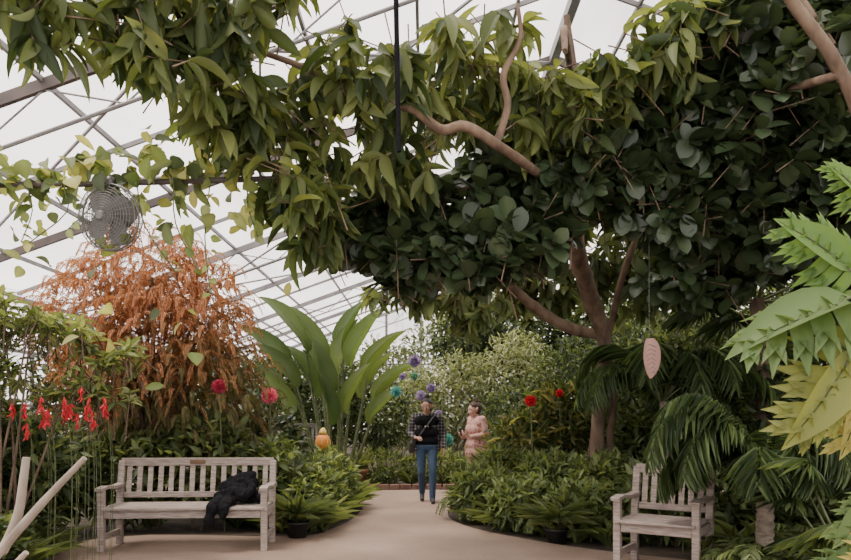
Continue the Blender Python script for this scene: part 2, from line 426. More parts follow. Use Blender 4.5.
mb = MB(); mb.box((-2.75, 14.75, .16), (1.4, .9, .32)); mb.build('stone_plinth', [CURB], smooth=False, bevel=.02)

# ------------------------------------------------------------ remeshed organic forms
def capsule(mb, a, b, ra, rb):
    a = A(a, float); b = A(b, float); L = np.linalg.norm(b-a)
    y = nrm(b-a) if L > 1e-6 else Zv; ref = A([1., 0, 0]) if abs(y[0]) < .8 else Zv
    x = nrm(np.cross(y, ref)); z = np.cross(x, y); V = []; nu = 14; prof = []
    for i in range(6): ph = math.pi/2*i/5; prof.append((max(ra*math.sin(ph), .0004), -ra*math.cos(ph)))
    for i in range(6): ph = math.pi/2*i/5; prof.append((max(rb*math.cos(ph), .0004), L+rb*math.sin(ph)))
    for r, t in prof:
        for j in range(nu):
            th = 2*math.pi*j/nu; V.append(a+y*t+(x*math.cos(th)+z*math.sin(th))*r)
    n = len(prof); Q = [(i*nu+j, i*nu+(j+1) % nu, (i+1)*nu+(j+1) % nu, (i+1)*nu+j) for i in range(n-1) for j in range(nu)]
    Q = np.array(Q); mb.raw(V, Q)
    mb.raw(V[:nu], [tuple(range(nu))][:1]); mb.raw(V[-nu:], [tuple(reversed(range(nu)))])
def organic(name, prims, mats, labels, voxel=.008, smooth=3, loc=(0,0,0), rot=0, parent=None, scale=1, crumple=0):
    mb = MB()
    for pr in prims: capsule(mb, *pr[:4])
    o = mb.build(name, [])
    me0 = o.data
    w = o.modifiers.new('w', 'WELD'); w.merge_threshold = .0001
    r = o.modifiers.new('r', 'REMESH'); r.mode = 'VOXEL'; r.voxel_size = voxel; r.use_smooth_shade = True
    s = o.modifiers.new('s', 'SMOOTH'); s.iterations = smooth; s.factor = .5
    if crumple:
        tx = bpy.data.textures.new('crumple', 'CLOUDS'); tx.noise_scale = .09; tx.noise_depth = 2
        dm = o.modifiers.new('d', 'DISPLACE'); dm.texture = tx; dm.strength = crumple; dm.mid_level = .5
    dg = bpy.context.evaluated_depsgraph_get(); ev = o.evaluated_get(dg)
    me = bpy.data.meshes.new_from_object(ev); o.modifiers.clear(); o.data = me; bpy.data.meshes.remove(me0)
    n = len(me.vertices); co = np.empty(n*3); me.vertices.foreach_get('co', co); co = co.reshape(-1, 3)
    best = np.full(n, 9.); lab = np.zeros(n, int)
    for pr in prims:
        a = A(pr[0], float); b = A(pr[1], float); d = b-a; q = d@d
        t = np.clip(((co-a)@d)/q, 0, 1) if q > 1e-9 else np.zeros(n)
        sd = np.linalg.norm(co-a-t[:, None]*d, axis=1)-(pr[2]*(1-t)+pr[3]*t)
        k = sd < best; best[k] = sd[k]; lab[k] = labels.index(pr[4])
    me.materials.clear()
    for l in labels: me.materials.append(mats[l])
    for p in me.polygons: p.material_index = int(lab[p.vertices[0]]); p.use_smooth = True
    o.location = loc; o.rotation_euler = (0, 0, rot); o.scale = (scale,)*3
    if parent: o.parent = parent
    return o
def hand(w, d, pn, sgn, curl=.5):
    w = A(w, float); d = nrm(A(d, float)); pn = nrm(A(pn, float)-d*(A(pn, float)@d)); s = np.cross(d, pn)*sgn
    out = []
    for k, off in enumerate((-.027, -.009, .009, .027)):
        out.append((w+d*.01+s*off*.6, w+d*.085+s*off, .014, .0125, 'skin'))
        Lf = (.056, .072, .078, .068)[k]
        b0 = w+d*.088+s*off*1.05; c = curl*(1.1-.1*k)
        d1 = nrm(d*math.cos(c)+pn*math.sin(c)); d2 = nrm(d*math.cos(c*2.1)+pn*math.sin(c*2.1))
        m = b0+d1*Lf*.55; out.append((b0, m, .0098, .009, 'skin')); out.append((m, m+d2*Lf*.45, .009, .0075, 'skin'))
    t0 = w+d*.03+s*.025; t1 = t0+nrm(d*.7+s*.75+pn*.2)*.04; t2 = t1+nrm(d*.9+s*.3+pn*.35)*.032
    out += [(t0, t1, .013, .011, 'skin'), (t1, t2, .0105, .0085, 'skin')]
    return out
SKIN = plain('skin', (.27, .145, .095), .55); SKIN2 = plain('skin_fair', (.40, .235, .17), .55)
HAIRK = rough_mat('black_hair', (.006,.005,.005), (.02,.016,.014), 60, .6, .4, (1,1,.2), spec=.25)
HAIRB = rough_mat('brown_hair', (.03,.018,.012), (.07,.04,.025), 60, .6, .4, (1,1,.2), spec=.25)
DENIM = plain('blue_denim', (.03, .055, .10), .85)
def plaid_mat():
    m, nt, out = new_mat('plaid_flannel'); b = nt.nodes.new('ShaderNodeBsdfPrincipled'); b.inputs['Roughness'].default_value = .9
    tc = nt.nodes.new('ShaderNodeTexCoord'); prev = None
    for ax in ('X', 'Z'):
        wv = nt.nodes.new('ShaderNodeTexWave'); wv.wave_type = 'BANDS'; wv.bands_direction = ax; wv.inputs['Scale'].default_value = 6
        nt.links.new(tc.outputs['Object'], wv.inputs['Vector'])
        rr = nt.nodes.new('ShaderNodeValToRGB'); rr.color_ramp.interpolation = 'CONSTANT'
        rr.color_ramp.elements[0].color = (.02,.022,.03,1); rr.color_ramp.elements[1].color = (.50,.46,.45,1); rr.color_ramp.elements[1].position = .78
        nt.links.new(wv.outputs['Fac'], rr.inputs[0])
        if prev is None: prev = rr.outputs[0]
        else:
            mx = nt.nodes.new('ShaderNodeMix'); mx.data_type = 'RGBA'; mx.inputs['Factor'].default_value = .5
            nt.links.new(prev, mx.inputs['A']); nt.links.new(rr.outputs[0], mx.inputs['B']); prev = mx.outputs['Result']
    mx2 = nt.nodes.new('ShaderNodeMix'); mx2.data_type = 'RGBA'; mx2.blend_type = 'MULTIPLY'; mx2.inputs['Factor'].default_value = 1; mx2.inputs['B'].default_value = (.36,.33,.34,1)
    nt.links.new(prev, mx2.inputs['A']); nt.links.new(mx2.outputs['Result'], b.inputs['Base Color']); nt.links.new(b.outputs[0], out.inputs[0]); return m
def floral_mat():
    m, nt, out = new_mat('pink_floral_cotton'); b = nt.nodes.new('ShaderNodeBsdfPrincipled'); b.inputs['Roughness'].default_value = .9
    tc = nt.nodes.new('ShaderNodeTexCoord'); v = nt.nodes.new('ShaderNodeTexVoronoi'); v.inputs['Scale'].default_value = 18
    nt.links.new(tc.outputs['Object'], v.inputs['Vector']); rr = nt.nodes.new('ShaderNodeValToRGB')
    rr.color_ramp.elements[0].color = (.30,.08,.07,1); rr.color_ramp.elements[0].position = .2; rr.color_ramp.elements[1].color = (.46,.27,.23,1); rr.color_ramp.elements[1].position = .42
    nt.links.new(v.outputs['Distance'], rr.inputs[0]); nt.links.new(rr.outputs[0], b.inputs['Base Color']); nt.links.new(b.outputs[0], out.inputs[0]); return m
MATS = dict(skin=SKIN, hair=HAIRK, jeans=DENIM, plaid=plaid_mat(), tee=CLOTHK, shoe=plain('dark_shoe', (.02,.018,.017), .6),
            lips=plain('lips', (.30,.10,.08), .5), print=plain('shirt_print', (.5,.48,.45), .8), bag=plain('dark_bag', (.03,.025,.025), .6))
def head(c, f, hairlab, bun=True):
    c = A(c, float); f = nrm(A(f, float)); s = nrm(np.cross(f, Zv)); u = Zv
    P = [(c+u*.015-f*.012, c+u*.02+f*.02, .088, .082, 'skin'), (c-u*.045+f*.035, c-u*.075+f*.055, .058, .034, 'skin'),
         (c-s*.03-u*.03+f*.05, c+s*.03-u*.03+f*.05, .034, .034, 'skin'),
         (c+u*.005+f*.098, c-u*.028+f*.113, .008, .013, 'skin'), (c-s*.012-u*.03+f*.1, c+s*.012-u*.03+f*.1, .009, .009, 'skin'),
         (c-s*.022-u*.058+f*.088, c+s*.022-u*.058+f*.088, .0075, .0075, 'lips'), (c-s*.038+u*.028+f*.086, c+s*.038+u*.028+f*.086, .011, .011, 'skin'),
         (c-s*.09-u*.012-f*.005, c-s*.092+u*.016-f*.012, .011, .015, 'skin'), (c+s*.09-u*.012-f*.005, c+s*.092+u*.016-f*.012, .011, .015, 'skin'),
         (c+u*.03-f*.03, c+u*.045-f*.005, .098, .088, hairlab), (c-u*.03-f*.045, c+u*.02-f*.04, .072, .09, hairlab),
         (c-s*.045+u*.07+f*.04, c+s*.045+u*.07+f*.04, .036, .036, hairlab)]
    if bun: P += [(c+u*.135-f*.02, c+u*.155-f*.015, .05, .042, hairlab)]
    return P
def eyes(name, c, f, parent):
    c = A(c, float); f = nrm(A(f, float)); s = nrm(np.cross(f, Zv)); mb = MB()
    for g in (-1, 1):
        mb.sphere(c+s*g*.032+f*.084+Zv*.004, .0125, mat=0); mb.sphere(c+s*g*.032+f*.0925+Zv*.003, .006, mat=1)
        mb.beam(c+s*(g*.032-.016)+f*.099+Zv*.024, c+s*(g*.032+.016)+f*.099+Zv*.024, .006, .006, mat=1)
    return mb.build(name, [plain('eye_white', (.6,.58,.55), .3), HAIRK], parent=parent)
PR = head((0, -.02, 1.545), (-.25, -1, -.22), 'hair')
PR += [((0, .0, 1.40), (0, -.015, 1.49), .055, .05, 'skin'),
 ((-.10, 0, 1.31), (.10, 0, 1.31), .105, .105, 'tee'), ((-.085, -.005, 1.12), (.085, -.005, 1.12), .112, .112, 'tee'), ((-.08, 0, .98), (.08, 0, .98), .115, .115, 'tee'),
 ((-.12, 0, 1.385), (.12, 0, 1.385), .058, .058, 'plaid'),
 ((-.13, .035, 1.32), (-.14, .03, .86), .088, .082, 'plaid'), ((.13, .035, 1.32), (.14, .03, .86), .088, .082, 'plaid'), ((-.05, .07, 1.3), (-.05, .075, .86), .08, .08, 'plaid'), ((.05, .07, 1.3), (.05, .075, .86), .08, .08, 'plaid'),
 ((-.10, -.045, 1.36), (-.145, -.05, .86), .034, .03, 'plaid'), ((.10, -.045, 1.36), (.145, -.05, .86), .034, .03, 'plaid'),
 ((-.08, 0, .90), (.08, 0, .90), .108, .108, 'jeans'),
 ((.09, 0, .88), (.095, -.11, .49), .092, .062, 'jeans'), ((.095, -.11, .49), (.09, -.12, .09), .062, .05, 'jeans'),
 ((-.09, 0, .88), (-.085, -.02, .49), .092, .062, 'jeans'), ((-.085, -.02, .49), (-.075, .20, .15), .062, .05, 'jeans'),
 ((.09, -.10, .05), (.10, -.25, .035), .045, .036, 'shoe'), ((-.075, .22, .10), (-.075, .10, .035), .042, .036, 'shoe'),
 ((.19, .01, 1.375), (.275, .05, 1.11), .062, .05, 'plaid'), ((.275, .05, 1.11), (.27, -.06, .90), .05, .04, 'plaid'),
 ((.27, -.055, .91), (.27, -.075, .865), .028, .024, 'skin'),
 ((-.19, .01, 1.375), (-.275, .04, 1.12), .062, .05, 'plaid'), ((-.275, .04, 1.12), (-.20, -.17, 1.05), .05, .038, 'plaid'),
 ((-.205, -.155, 1.052), (-.175, -.215, 1.045), .027, .024, 'skin'),
 ((-.025, -.105, 1.22), (.025, -.105, 1.22), .012, .012, 'print'),
 ((.13, -.085, 1.40), (-.02, -.125, 1.2), .012, .012, 'bag'), ((-.02, -.125, 1.2), (-.19, -.09, .98), .012, .012, 'bag'), ((-.22, -.04, .95), (-.24, .04, .84), .06, .06, 'bag')]
PR += hand((.27, -.07, .875), (0, -.25, -1), (-1, -.2, 0), 1, .4)
PR += hand((-.18, -.205, 1.047), (.55, -.8, .0), (.3, .1, -1), 1, .6)
pr = organic('walking_person', PR, MATS, ['skin','hair','jeans','plaid','tee','shoe','lips','print','bag'], .0075, loc=(.02, 11.42, .021))
eyes('eyes', (0, -.02, 1.545), (-.25, -1, -.22), pr)
M2 = dict(skin=SKIN2, hair=HAIRB, top=floral_mat(), pants=plain('rose_trousers', (.33,.18,.145), .85), shoe=plain('tan_shoe', (.25,.16,.10), .6), lips=MATS['lips'], phone=plain('phone_case', (.02,.02,.025), .3))
c2 = (0, -.03, 1.44); f2 = (-.15, -1, -.25)
PR = head(c2, f2, 'hair', True)
PR += [((0, .01, 1.29), (0, -.02, 1.38), .05, .046, 'skin'),
 ((-.09, 0, 1.21), (.09, 0, 1.21), .105, .105, 'top'), ((-.075, -.03, 1.12), (.075, -.03, 1.12), .11, .11, 'top'), ((-.07, 0, .98), (.07, 0, .98), .12, .12, 'top'),
 ((-.085, .01, .86), (.085, .01, .86), .14, .14, 'top'), ((-.10, .01, .74), (.10, .01, .74), .14, .14, 'top'), ((-.10, 0, 1.285), (.10, 0, 1.285), .052, .052, 'top'),
 ((-.085, 0, .74), (-.08, -.01, .42), .095, .065, 'pants'), ((-.08, -.01, .42), (-.08, .02, .08), .065, .052, 'pants'),
 ((.085, 0, .74), (.09, -.05, .42), .095, .065, 'pants'), ((.09, -.05, .42), (.09, -.02, .08), .065, .052, 'pants'),
 ((-.08, .02, .045), (-.085, -.12, .035), .042, .034, 'shoe'), ((.09, -.02, .045), (.10, -.16, .035), .042, .034, 'shoe'),
 ((.17, .01, 1.28), (.225, .05, 1.03), .062, .052, 'top'), ((.225, .05, 1.03), (.14, -.17, 1.00), .05, .038, 'top'), ((.145, -.16, 1.0), (.11, -.215, 1.01), .026, .023, 'skin'),
 ((-.17, .01, 1.28), (-.225, .05, 1.03), .062, .052, 'top'), ((-.225, .05, 1.03), (-.12, -.18, .99), .05, .038, 'top'), ((-.125, -.17, .99), (-.09, -.22, 1.0), .026, .023, 'skin')]
PR += hand((.115, -.208, 1.008), (-.6, -.75, .3), (-.5, .3, .6), -1, .7) + hand((-.095, -.212, .998), (.6, -.75, .25), (.4, .3, .6), 1, .7)
PR += [((0, -.28, 1.03), (0, -.29, 1.13), .022, .022, 'phone')]
wo = organic('standing_woman', PR, M2, ['skin','hair','top','pants','shoe','lips','phone'], .0075, loc=(.86, 12.1, .021), rot=math.radians(-60), scale=1.04)
eyes('eyes', c2, f2, wo)

# black jacket: crumpled bundle slumped against backrest and armrest, one sleeve over the seat edge
jx, jy = -2.05, 7.62; JP = []
r2 = np.random.default_rng(4)
for i in range(20):
    u = r2.uniform(-1, 1); v = r2.uniform(-1, 1); h = .50+.10*(1-u*u)+.09*max(0, v)
    JP.append(((jx+.18*u, jy+.13*v, h), (jx+.18*u+r2.uniform(-.12, .12), jy+.13*v+r2.uniform(-.05, .05), h+r2.uniform(-.02, .04)), .062, .045, 'cloth'))
JP += [((jx-.12, jy+.14, .62), (jx+.14, jy+.16, .68), .085, .08, 'cloth'), ((jx-.05, jy+.15, .70), (jx+.14, jy+.17, .76), .065, .055, 'cloth'), ((jx+.18, jy+.02, .58), (jx+.2, jy-.05, .66), .06, .05, 'cloth'),
       ((jx-.10, jy-.1, .53), (jx-.12, jy-.36, .50), .07, .06, 'cloth'), ((jx-.12, jy-.385, .48), (jx-.15, jy-.40, .33), .06, .05, 'cloth'), ((jx-.02, jy-.1, .53), (jx-.0, jy-.36, .50), .07, .055, 'cloth'),
       ((jx-.0, jy-.385, .48), (jx-.02, jy-.40, .40), .055, .045, 'cloth')]
organic('black_jacket', JP, dict(cloth=CLOTHK), ['cloth'], .009, smooth=1, crumple=.05)

# ------------------------------------------------------------ fan on its pipe
mb = MB()
mb.tube([(-7.5, 6, 3.34), (-3, 6.02, 3.38), (-1.25, 6.05, 3.44)], [.026]*3, 8, sub=1)
for x in (-6.0, -4.2, -1.4): mb.tube([(x, 6, 3.38), (x, 6, rz(x))], [.01]*2, 5, sub=1)
mb.build('overhead_pipe', [STEELD])
mb = MB(); R = .27
def ring(r, y, t):
    a = np.linspace(0, 2*math.pi, 41); mb.tube(np.stack([r*np.cos(a), np.full(41, y), r*np.sin(a)], 1), [t]*41, 5, sub=1)
ring(R, 0, .009); ring(R, -.05, .005); ring(R, .05, .005)
for k in range(1, 10):
    r = .05+.21*k/10; yy = .095*(1-(r/R)**2)**.5+.03
    ring(r, -yy, .003); ring(r, yy, .003)
for k in range(28):
    a = k*math.pi/14; c, s_ = math.cos(a), math.sin(a)
    for sg in (-1, 1):
        mb.tube([(.04*c, sg*.125, .04*s_), (.15*c, sg*.11, .15*s_), (.23*c, sg*.08, .23*s_), (R*c, sg*.04, R*s_)], [.003]*4, 4, sub=1)
mb.tube([(0, .2, 0), (0, .1, 0), (0, -.02, 0)], [.06, .075, .05], 16, sub=1, mat=1); mb.tube([(0, -.115, 0), (0, -.14, 0)], [.05, .03], 16, sub=1, mat=1)
for k in range(4):
    a = k*math.pi/2+.4; d = A([math.cos(a), 0, math.sin(a)]); t = A([-math.sin(a), 0, math.cos(a)])
    V = []
    for i in range(6):
        u = i/5; w = .035+.085*math.sin(math.pi*min(1, u*.75+.15)); r = .04+.2*u
        for j in range(4):
            v = (j/3-.5)*2; V.append(d*r+t*v*w+A([0, -.035*v+.012*v*v, 0]))
    mb.raw(V, [(i*4+j, i*4+j+1, i*4+j+5, i*4+j+4) for i in range(5) for j in range(3)], mat=1)
mb.tube([(0, .14, 0), (0, .14, .2), (0, .05, .30)], [.016]*3, 6, sub=2); mb.box((0, .03, .30), (.06, .07, .07))
fo = mb.build('cage_fan', [plain('fan_cage_metal', (.13,.125,.12), .4, .5), plain('fan_blade_metal', (.11,.105,.10), .5, .3)], loc=(-2.63, 5.92, 3.07))
fo.rotation_euler = (math.radians(6), 0, math.radians(-14))
mb = MB(); mb.tube([(-.23, 5.6, 6.0), (-.235, 5.6, 5), (-.21, 5.6, 3.5)], [.02]*3, 6, sub=2, rough=.15); mb.build('hanging_rope', [CLOTHK])

# ------------------------------------------------------------ main tree
mb = MB()
def br(p, r, m=1): mb.tube(p, r, 10, mat=m, sub=5, rough=.07)
trunk = [(2.5,10,-.05),(2.42,10,.8),(2.45,10,1.6),(2.52,9.95,2.4),(2.22,9.6,3.05),(1.9,9.0,3.6),(1.85,8.6,4.1),(1.78,8.4,5.2),(1.65,8.3,6.1)]
br(trunk, [.13,.10,.095,.10,.12,.12,.09,.06,.035])
br([(2.74,10.15,-.05),(2.62,10.1,.9),(2.66,10.05,1.7),(2.52,9.95,2.5)], [.07,.05,.05,.055])
br([(2.30,10.2,-.05),(2.36,10.15,.9),(2.5,10.1,1.8),(2.6,10.0,2.6),(2.7,9.6,3.4),(3.0,9.2,4.4)], [.05,.035,.035,.04,.05,.03])
br([(2.45,9.95,2.55),(2.0,9.95,2.65),(1.5,9.9,2.95),(1.0,9.6,3.3),(.4,9.0,3.5)], [.07,.08,.075,.055,.03])
br([(1.88,8.7,4.0),(1.6,7.8,3.9),(1.2,7.0,3.75),(.72,6.1,3.68),(.35,6.0,3.86),(.12,6.0,3.84),(-.15,6.05,4.05),(-.6,6.2,4.1),(-1.2,6.3,4.05)], [.07,.06,.05,.042,.045,.042,.038,.028,.018])
br([(.60,6.05,3.72),(.70,6.05,4.05),(.66,6.0,4.3),(.80,6.0,4.6),(.78,6.0,4.9)], [.035,.03,.028,.024,.015])
br([(1.2,7,3.75),(.2,7.2,3.7),(-.6,7.2,3.6),(-1.1,7.0,3.5)], [.04,.035,.03,.02])
br([(-.6,6.2,4.1),(-1.0,6.0,4.35),(-1.9,5.7,4.5),(-2.9,5.2,4.5)], [.03,.026,.022,.014])
br([(1.75,8.4,5.1),(1.5,7.4,5.1),(1.25,6.4,4.9),(1.18,6.0,4.5)], [.05,.04,.038,.025])
br([(1.86,8.6,4.0),(2.3,8.4,4.5),(2.9,8.2,4.9),(3.2,8.0,5.2)], [.06,.055,.05,.02])
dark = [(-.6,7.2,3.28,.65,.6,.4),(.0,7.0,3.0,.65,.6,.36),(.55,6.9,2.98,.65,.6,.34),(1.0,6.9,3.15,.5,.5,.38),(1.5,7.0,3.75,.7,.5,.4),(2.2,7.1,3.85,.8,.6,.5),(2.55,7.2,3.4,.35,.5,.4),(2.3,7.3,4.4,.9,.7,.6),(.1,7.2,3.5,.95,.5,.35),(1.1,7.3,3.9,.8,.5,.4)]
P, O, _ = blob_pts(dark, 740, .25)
ax = nrm(O*.6+Zv*.35+rng.normal(size=P.shape)*.35)
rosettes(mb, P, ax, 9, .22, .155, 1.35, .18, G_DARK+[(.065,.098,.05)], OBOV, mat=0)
LT = [(.024,.040,.016),(.05,.078,.026),(.115,.145,.045),(.22,.245,.085)]
lt = [(-2.9,5.0,4.4,.6,.5,.3),(-2.75,4.9,4.0,.35,.4,.2),(-1.95,5.2,4.0,.4,.4,.25),(-2.0,5.5,4.4,.75,.6,.38),(-1.5,5.9,4.0,.6,.6,.45),(-1.1,6.1,3.5,.5,.5,.5),(-1.0,6.1,3.05,.35,.4,.35),(-.7,6.3,4.3,.75,.7,.5),(-.35,6.6,3.7,.5,.5,.4),(.35,6.3,4.65,.9,.6,.25),(.1,6.7,4.3,.5,.4,.25),(1.6,6.7,4.5,.8,.7,.4),(2.3,6.6,4.8,.6,.7,.4),(-1.6,5.4,4.75,1.2,.6,.2),(1.3,6.6,4.1,.45,.4,.3),(.9,6.9,4.5,.5,.5,.4)]
P, O, _ = blob_pts(lt, 380, .2)
ax = nrm(O*.5-Zv*.2+rng.normal(size=P.shape)*.5)
rosettes(mb, P, ax, 7, .31, .10, 1.2, .8, LT, LANCE, mat=2, twig=.4)
bk = [(-.6,9.6,4.3,.8,.8,.7),(2,10.8,4.9,1.5,.9,.9),(1.5,10.6,3.3,1.0,.5,.5),(.6,9.6,2.95,.7,.5,.4),(-.3,9.4,3.1,.6,.5,.45),(3.6,10.3,3.9,1.3,1,1.0),(.5,9,5.2,1.2,.7,.55),(1.3,9,5.0,1.1,.7,.7),(1.0,9.6,4.1,.7,.5,.5),(2.8,9.5,5.3,1.2,.7,.6),(3.0,10.9,3.5,1.0,.6,.7)]
P, O, _ = blob_pts(bk, 700, .1)
rosettes(mb, P, nrm(O*.5-Zv*.2+rng.normal(size=P.shape)*.4), 8, .27, .10, 1.2, .6, G_MID+[(.19,.23,.09)], LANCE, mat=2, twig=.4)
mb.build('rubber_tree', [GLOSSY, BARKL, LEAF])
# right tree
mb = MB()
br([(4.5,6.9,-.05),(4.45,6.8,1.5),(4.25,6.5,2.9),(3.85,6.15,3.75),(3.5,6,4.35),(3.15,6,4.85),(2.75,6,5.4)], [.13,.11,.10,.065,.055,.05,.04])
br([(4.1,6.4,3.1),(4.0,6.3,4.0),(3.6,6.3,4.7),(3.3,6.4,5.3)], [.07,.06,.045,.03]); br([(3.5,6,4.3),(3.2,6.6,4.4),(2.9,7.2,4.5)], [.04,.035,.02])
rb = [(3.3,7.0,4.2,.8,.7,.65),(3.7,7.4,3.5,.7,.7,.6),(4.3,7.2,3.7,.8,.7,.7),(2.9,7.2,4.6,.7,.7,.5),(2.8,7.4,3.5,.6,.6,.5),(4.0,7.6,4.8,1,.8,.6),(3.2,8.3,3.1,.7,.6,.4),(2.9,6.9,5.1,.8,.6,.45),(3.8,6.9,5.1,.8,.6,.45),(4.6,7.8,3.4,.9,.7,.6),(3.6,6.4,4.6,.5,.4,.4)]
P, O, _ = blob_pts(rb, 860, .25)
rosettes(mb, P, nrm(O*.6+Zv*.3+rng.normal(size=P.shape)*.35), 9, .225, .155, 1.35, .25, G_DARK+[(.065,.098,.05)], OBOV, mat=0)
mb.build('fiddle_leaf_fig', [GLOSSY, BARKL])

# vines on pipe
mb = MB()
vp = []
for x in np.linspace(-4.4, -1.3, 60):
    k = rng.integers(2, 9)
    for j in range(k):
        vp.append((x+rng.normal()*.06, 6+rng.normal()*.08, 3.50+rng.normal()*.13-(.25*j*(rng.random() < .22))))
vp = A(vp)
mb.inst(OVATE6, vp, nrm(rng.normal(size=vp.shape)*.7-Zv*.5), rng.normal(size=vp.shape)*.5+A([0,-1.,.4]), .11*rng.uniform(.6,1.4,len(vp)), .16*rng.uniform(.6,1.4,len(vp)), pal(G_MID+G_YEL+G_LIGHT, len(vp)), 0)
for x in np.linspace(-4.3, -1.5, 10):
    L = rng.uniform(.3, 1.0); pts = [(x, 5.97, 3.4), (x+rng.normal()*.08, 5.95, 3.4-L*.5), (x+rng.normal()*.15, 5.95, 3.4-L)]
    mb.tube(pts, [.006]*3, 4, mat=1, sub=3); q = np.linspace(0, 1, 9)[:, None]; PP = A(pts[0])*(1-q)+A(pts[2])*q
    mb.inst(OVATE, PP, nrm(rng.normal(size=PP.shape)*.7-Zv*.5), rng.normal(size=PP.shape)*.5+A([0,-1.,.4]), .07, .10, pal(G_LIGHT+G_YEL, 9), 0)
mb.build('climbing_vine', [LEAF, STEM])

# ------------------------------------------------------------ orange weeping shrub
mb = MB()
for k in range(9):
    a = k*.7; e = A([-3.45+math.cos(a)*.7, 9.2+math.sin(a)*.6, 2.7+.4*math.sin(k*2.)])
    mb.tube([(-3.55+math.cos(a)*.08, 9.2+math.sin(a)*.08, -.03), (-3.5+math.cos(a)*.2, 9.2+math.sin(a)*.15, 1.2), e], [.045, .035, .015], 7, mat=1, sub=5)
ob = [(-3.6,9.1,3.15,.8,.6,.65),(-3.0,9.2,2.95,.65,.6,.6),(-4.3,9.2,2.75,.65,.6,.6),(-3.4,9.1,2.35,1.2,.7,.75),(-3.0,9.2,1.7,.95,.7,.75),(-4.0,9.2,1.7,.8,.6,.7)]
P, O, bi = blob_pts(ob, 2200, .3)
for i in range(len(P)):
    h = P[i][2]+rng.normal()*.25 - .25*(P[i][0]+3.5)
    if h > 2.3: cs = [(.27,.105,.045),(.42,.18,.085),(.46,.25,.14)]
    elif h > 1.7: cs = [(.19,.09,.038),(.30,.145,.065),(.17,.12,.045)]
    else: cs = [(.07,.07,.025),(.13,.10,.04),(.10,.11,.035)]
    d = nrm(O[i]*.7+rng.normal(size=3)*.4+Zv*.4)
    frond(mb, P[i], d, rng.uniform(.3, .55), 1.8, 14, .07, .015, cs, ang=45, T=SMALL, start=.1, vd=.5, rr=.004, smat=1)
mb.build('rust_orange_weeping_shrub', [PETAL, BARK])

# ------------------------------------------------------------ bird of paradise
mb = MB()
BP = [(.035,.065,.018),(.065,.105,.03),(.12,.165,.05)]
for (dx, dy, top, L) in [(-1.25,0,2.45,1.4),(-.85,.1,2.8,1.5),(-.4,-.1,2.5,1.3),(.0,.1,2.3,1.25),(.4,-.1,2.5,1.3),(.75,.1,2.3,1.2),(.1,.2,2.8,1.2),(-.65,.2,1.9,1.3),(1.0,0,1.8,1.1),(-.2,-.3,1.9,1.1),(.35,-.3,1.6,1.0),(-.5,.2,2.3,1.3),(-1.1,-.2,1.6,1.1),(.6,.3,1.9,1.1),(-.1,-.4,1.4,1.),(.9,-.3,1.4,.9),(-1.5,.1,1.9,1.1),(-.95,-.3,2.1,1.1)]:
    b = A([-1.72+dx*.2, 13.9+dy, .0]); tp = A([-1.72+dx*.75, 13.9+dy*1.5, top-.15])
    d = nrm(A([dx*.85+rng.normal()*.08, dy*.8-.1, 1.3])); mb.tube([b, (b+tp)/2+A([dx*.05,0,.1]), tp], [.035,.028,.018], 6, mat=1, sub=4)
    an = rng.uniform(-1.2, 1.2); side = A([-np.sign(dx+.01)*(.5+abs(math.sin(an))*.6), -abs(math.cos(an)), .2])
    mb.inst(BPLEAF, tp, d, side, .36*rng.uniform(.8,1.15), L, pal(BP, 1)[0], 0)
mb.build('bird_of_paradise_plant', [LEAF, STEM])

# ------------------------------------------------------------ background planting
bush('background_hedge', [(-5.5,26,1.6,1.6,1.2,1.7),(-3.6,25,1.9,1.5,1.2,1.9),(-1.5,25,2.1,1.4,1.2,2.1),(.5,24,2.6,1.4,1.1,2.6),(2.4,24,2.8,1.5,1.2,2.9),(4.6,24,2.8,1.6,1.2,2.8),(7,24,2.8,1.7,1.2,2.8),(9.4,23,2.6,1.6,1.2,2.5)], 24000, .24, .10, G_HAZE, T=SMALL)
bush('background_tree', [(2.8,20,3.6,1.4,1,1.4),(1.2,20.5,3.6,1.0,1,1.1),(5,20,3.8,1.6,1,1.5),(7.4,20,3.6,1.6,1,1.5),(6.2,19,1.8,1.7,1,1.5),(4,19.5,2.0,1.5,1,1.5),(8.6,19,2.2,1.5,1,1.8)], 17000, .24, .10, G_DARK+G_MID, T=SMALL, droop=.5)
bush('pale_variegated_shrub', [(.9,18.5,1.8,1.0,.8,1.3),(2.3,18.2,2.2,1.1,.8,1.4),(-.3,18.8,1.6,.8,.7,1.2)], 8500, .17, .055, [(.10,.13,.06),(.19,.22,.12),(.33,.35,.23)], T=SMALL, droop=.5)
bush('weeping_fig_shrub', [(3.2,15.5,1.8,1.0,.8,1.3),(2.0,15.2,1.2,.8,.6,.9),(4.6,15.5,2.2,1.1,.8,1.5),(6.3,15.6,2.2,1.2,.8,1.6)], 10500, .18, .06, G_DARK+G_MID, T=SMALL, droop=.45)
bush('camellia_shrub', [(-3.6,16.2,1.7,1.1,.8,1.2),(-2.4,16.8,1.9,.9,.7,1.3),(-5.2,16,1.8,1.1,.8,1.4),(-1.2,17.2,1.4,.9,.6,1.0)], 9500, .17, .07, G_DARK+G_MID, T=SMALL)
bush('low_bedding_plant', [(-1.0,14.4,.35,.7,.5,.35),(.2,14.5,.35,.7,.5,.35),(1.3,14.6,.4,.7,.5,.38),(2.6,14.6,.5,.8,.5,.45),(-2.4,14.2,.45,.6,.4,.4)], 5000, .15, .045, G_MID+G_LIGHT, T=SMALL, up=.6)
bush('shade_shrub', [(2.0,12.7,.45,.9,.35,.4),(3.1,12.0,.9,.8,.6,.8),(3.6,11.4,1.5,.9,.7,1.1),(4.6,11.6,2.0,1.0,.7,1.3),(3.3,10.6,.9,.6,.5,.7)], 7500, .18, .065, G_MID, T=OVATE)
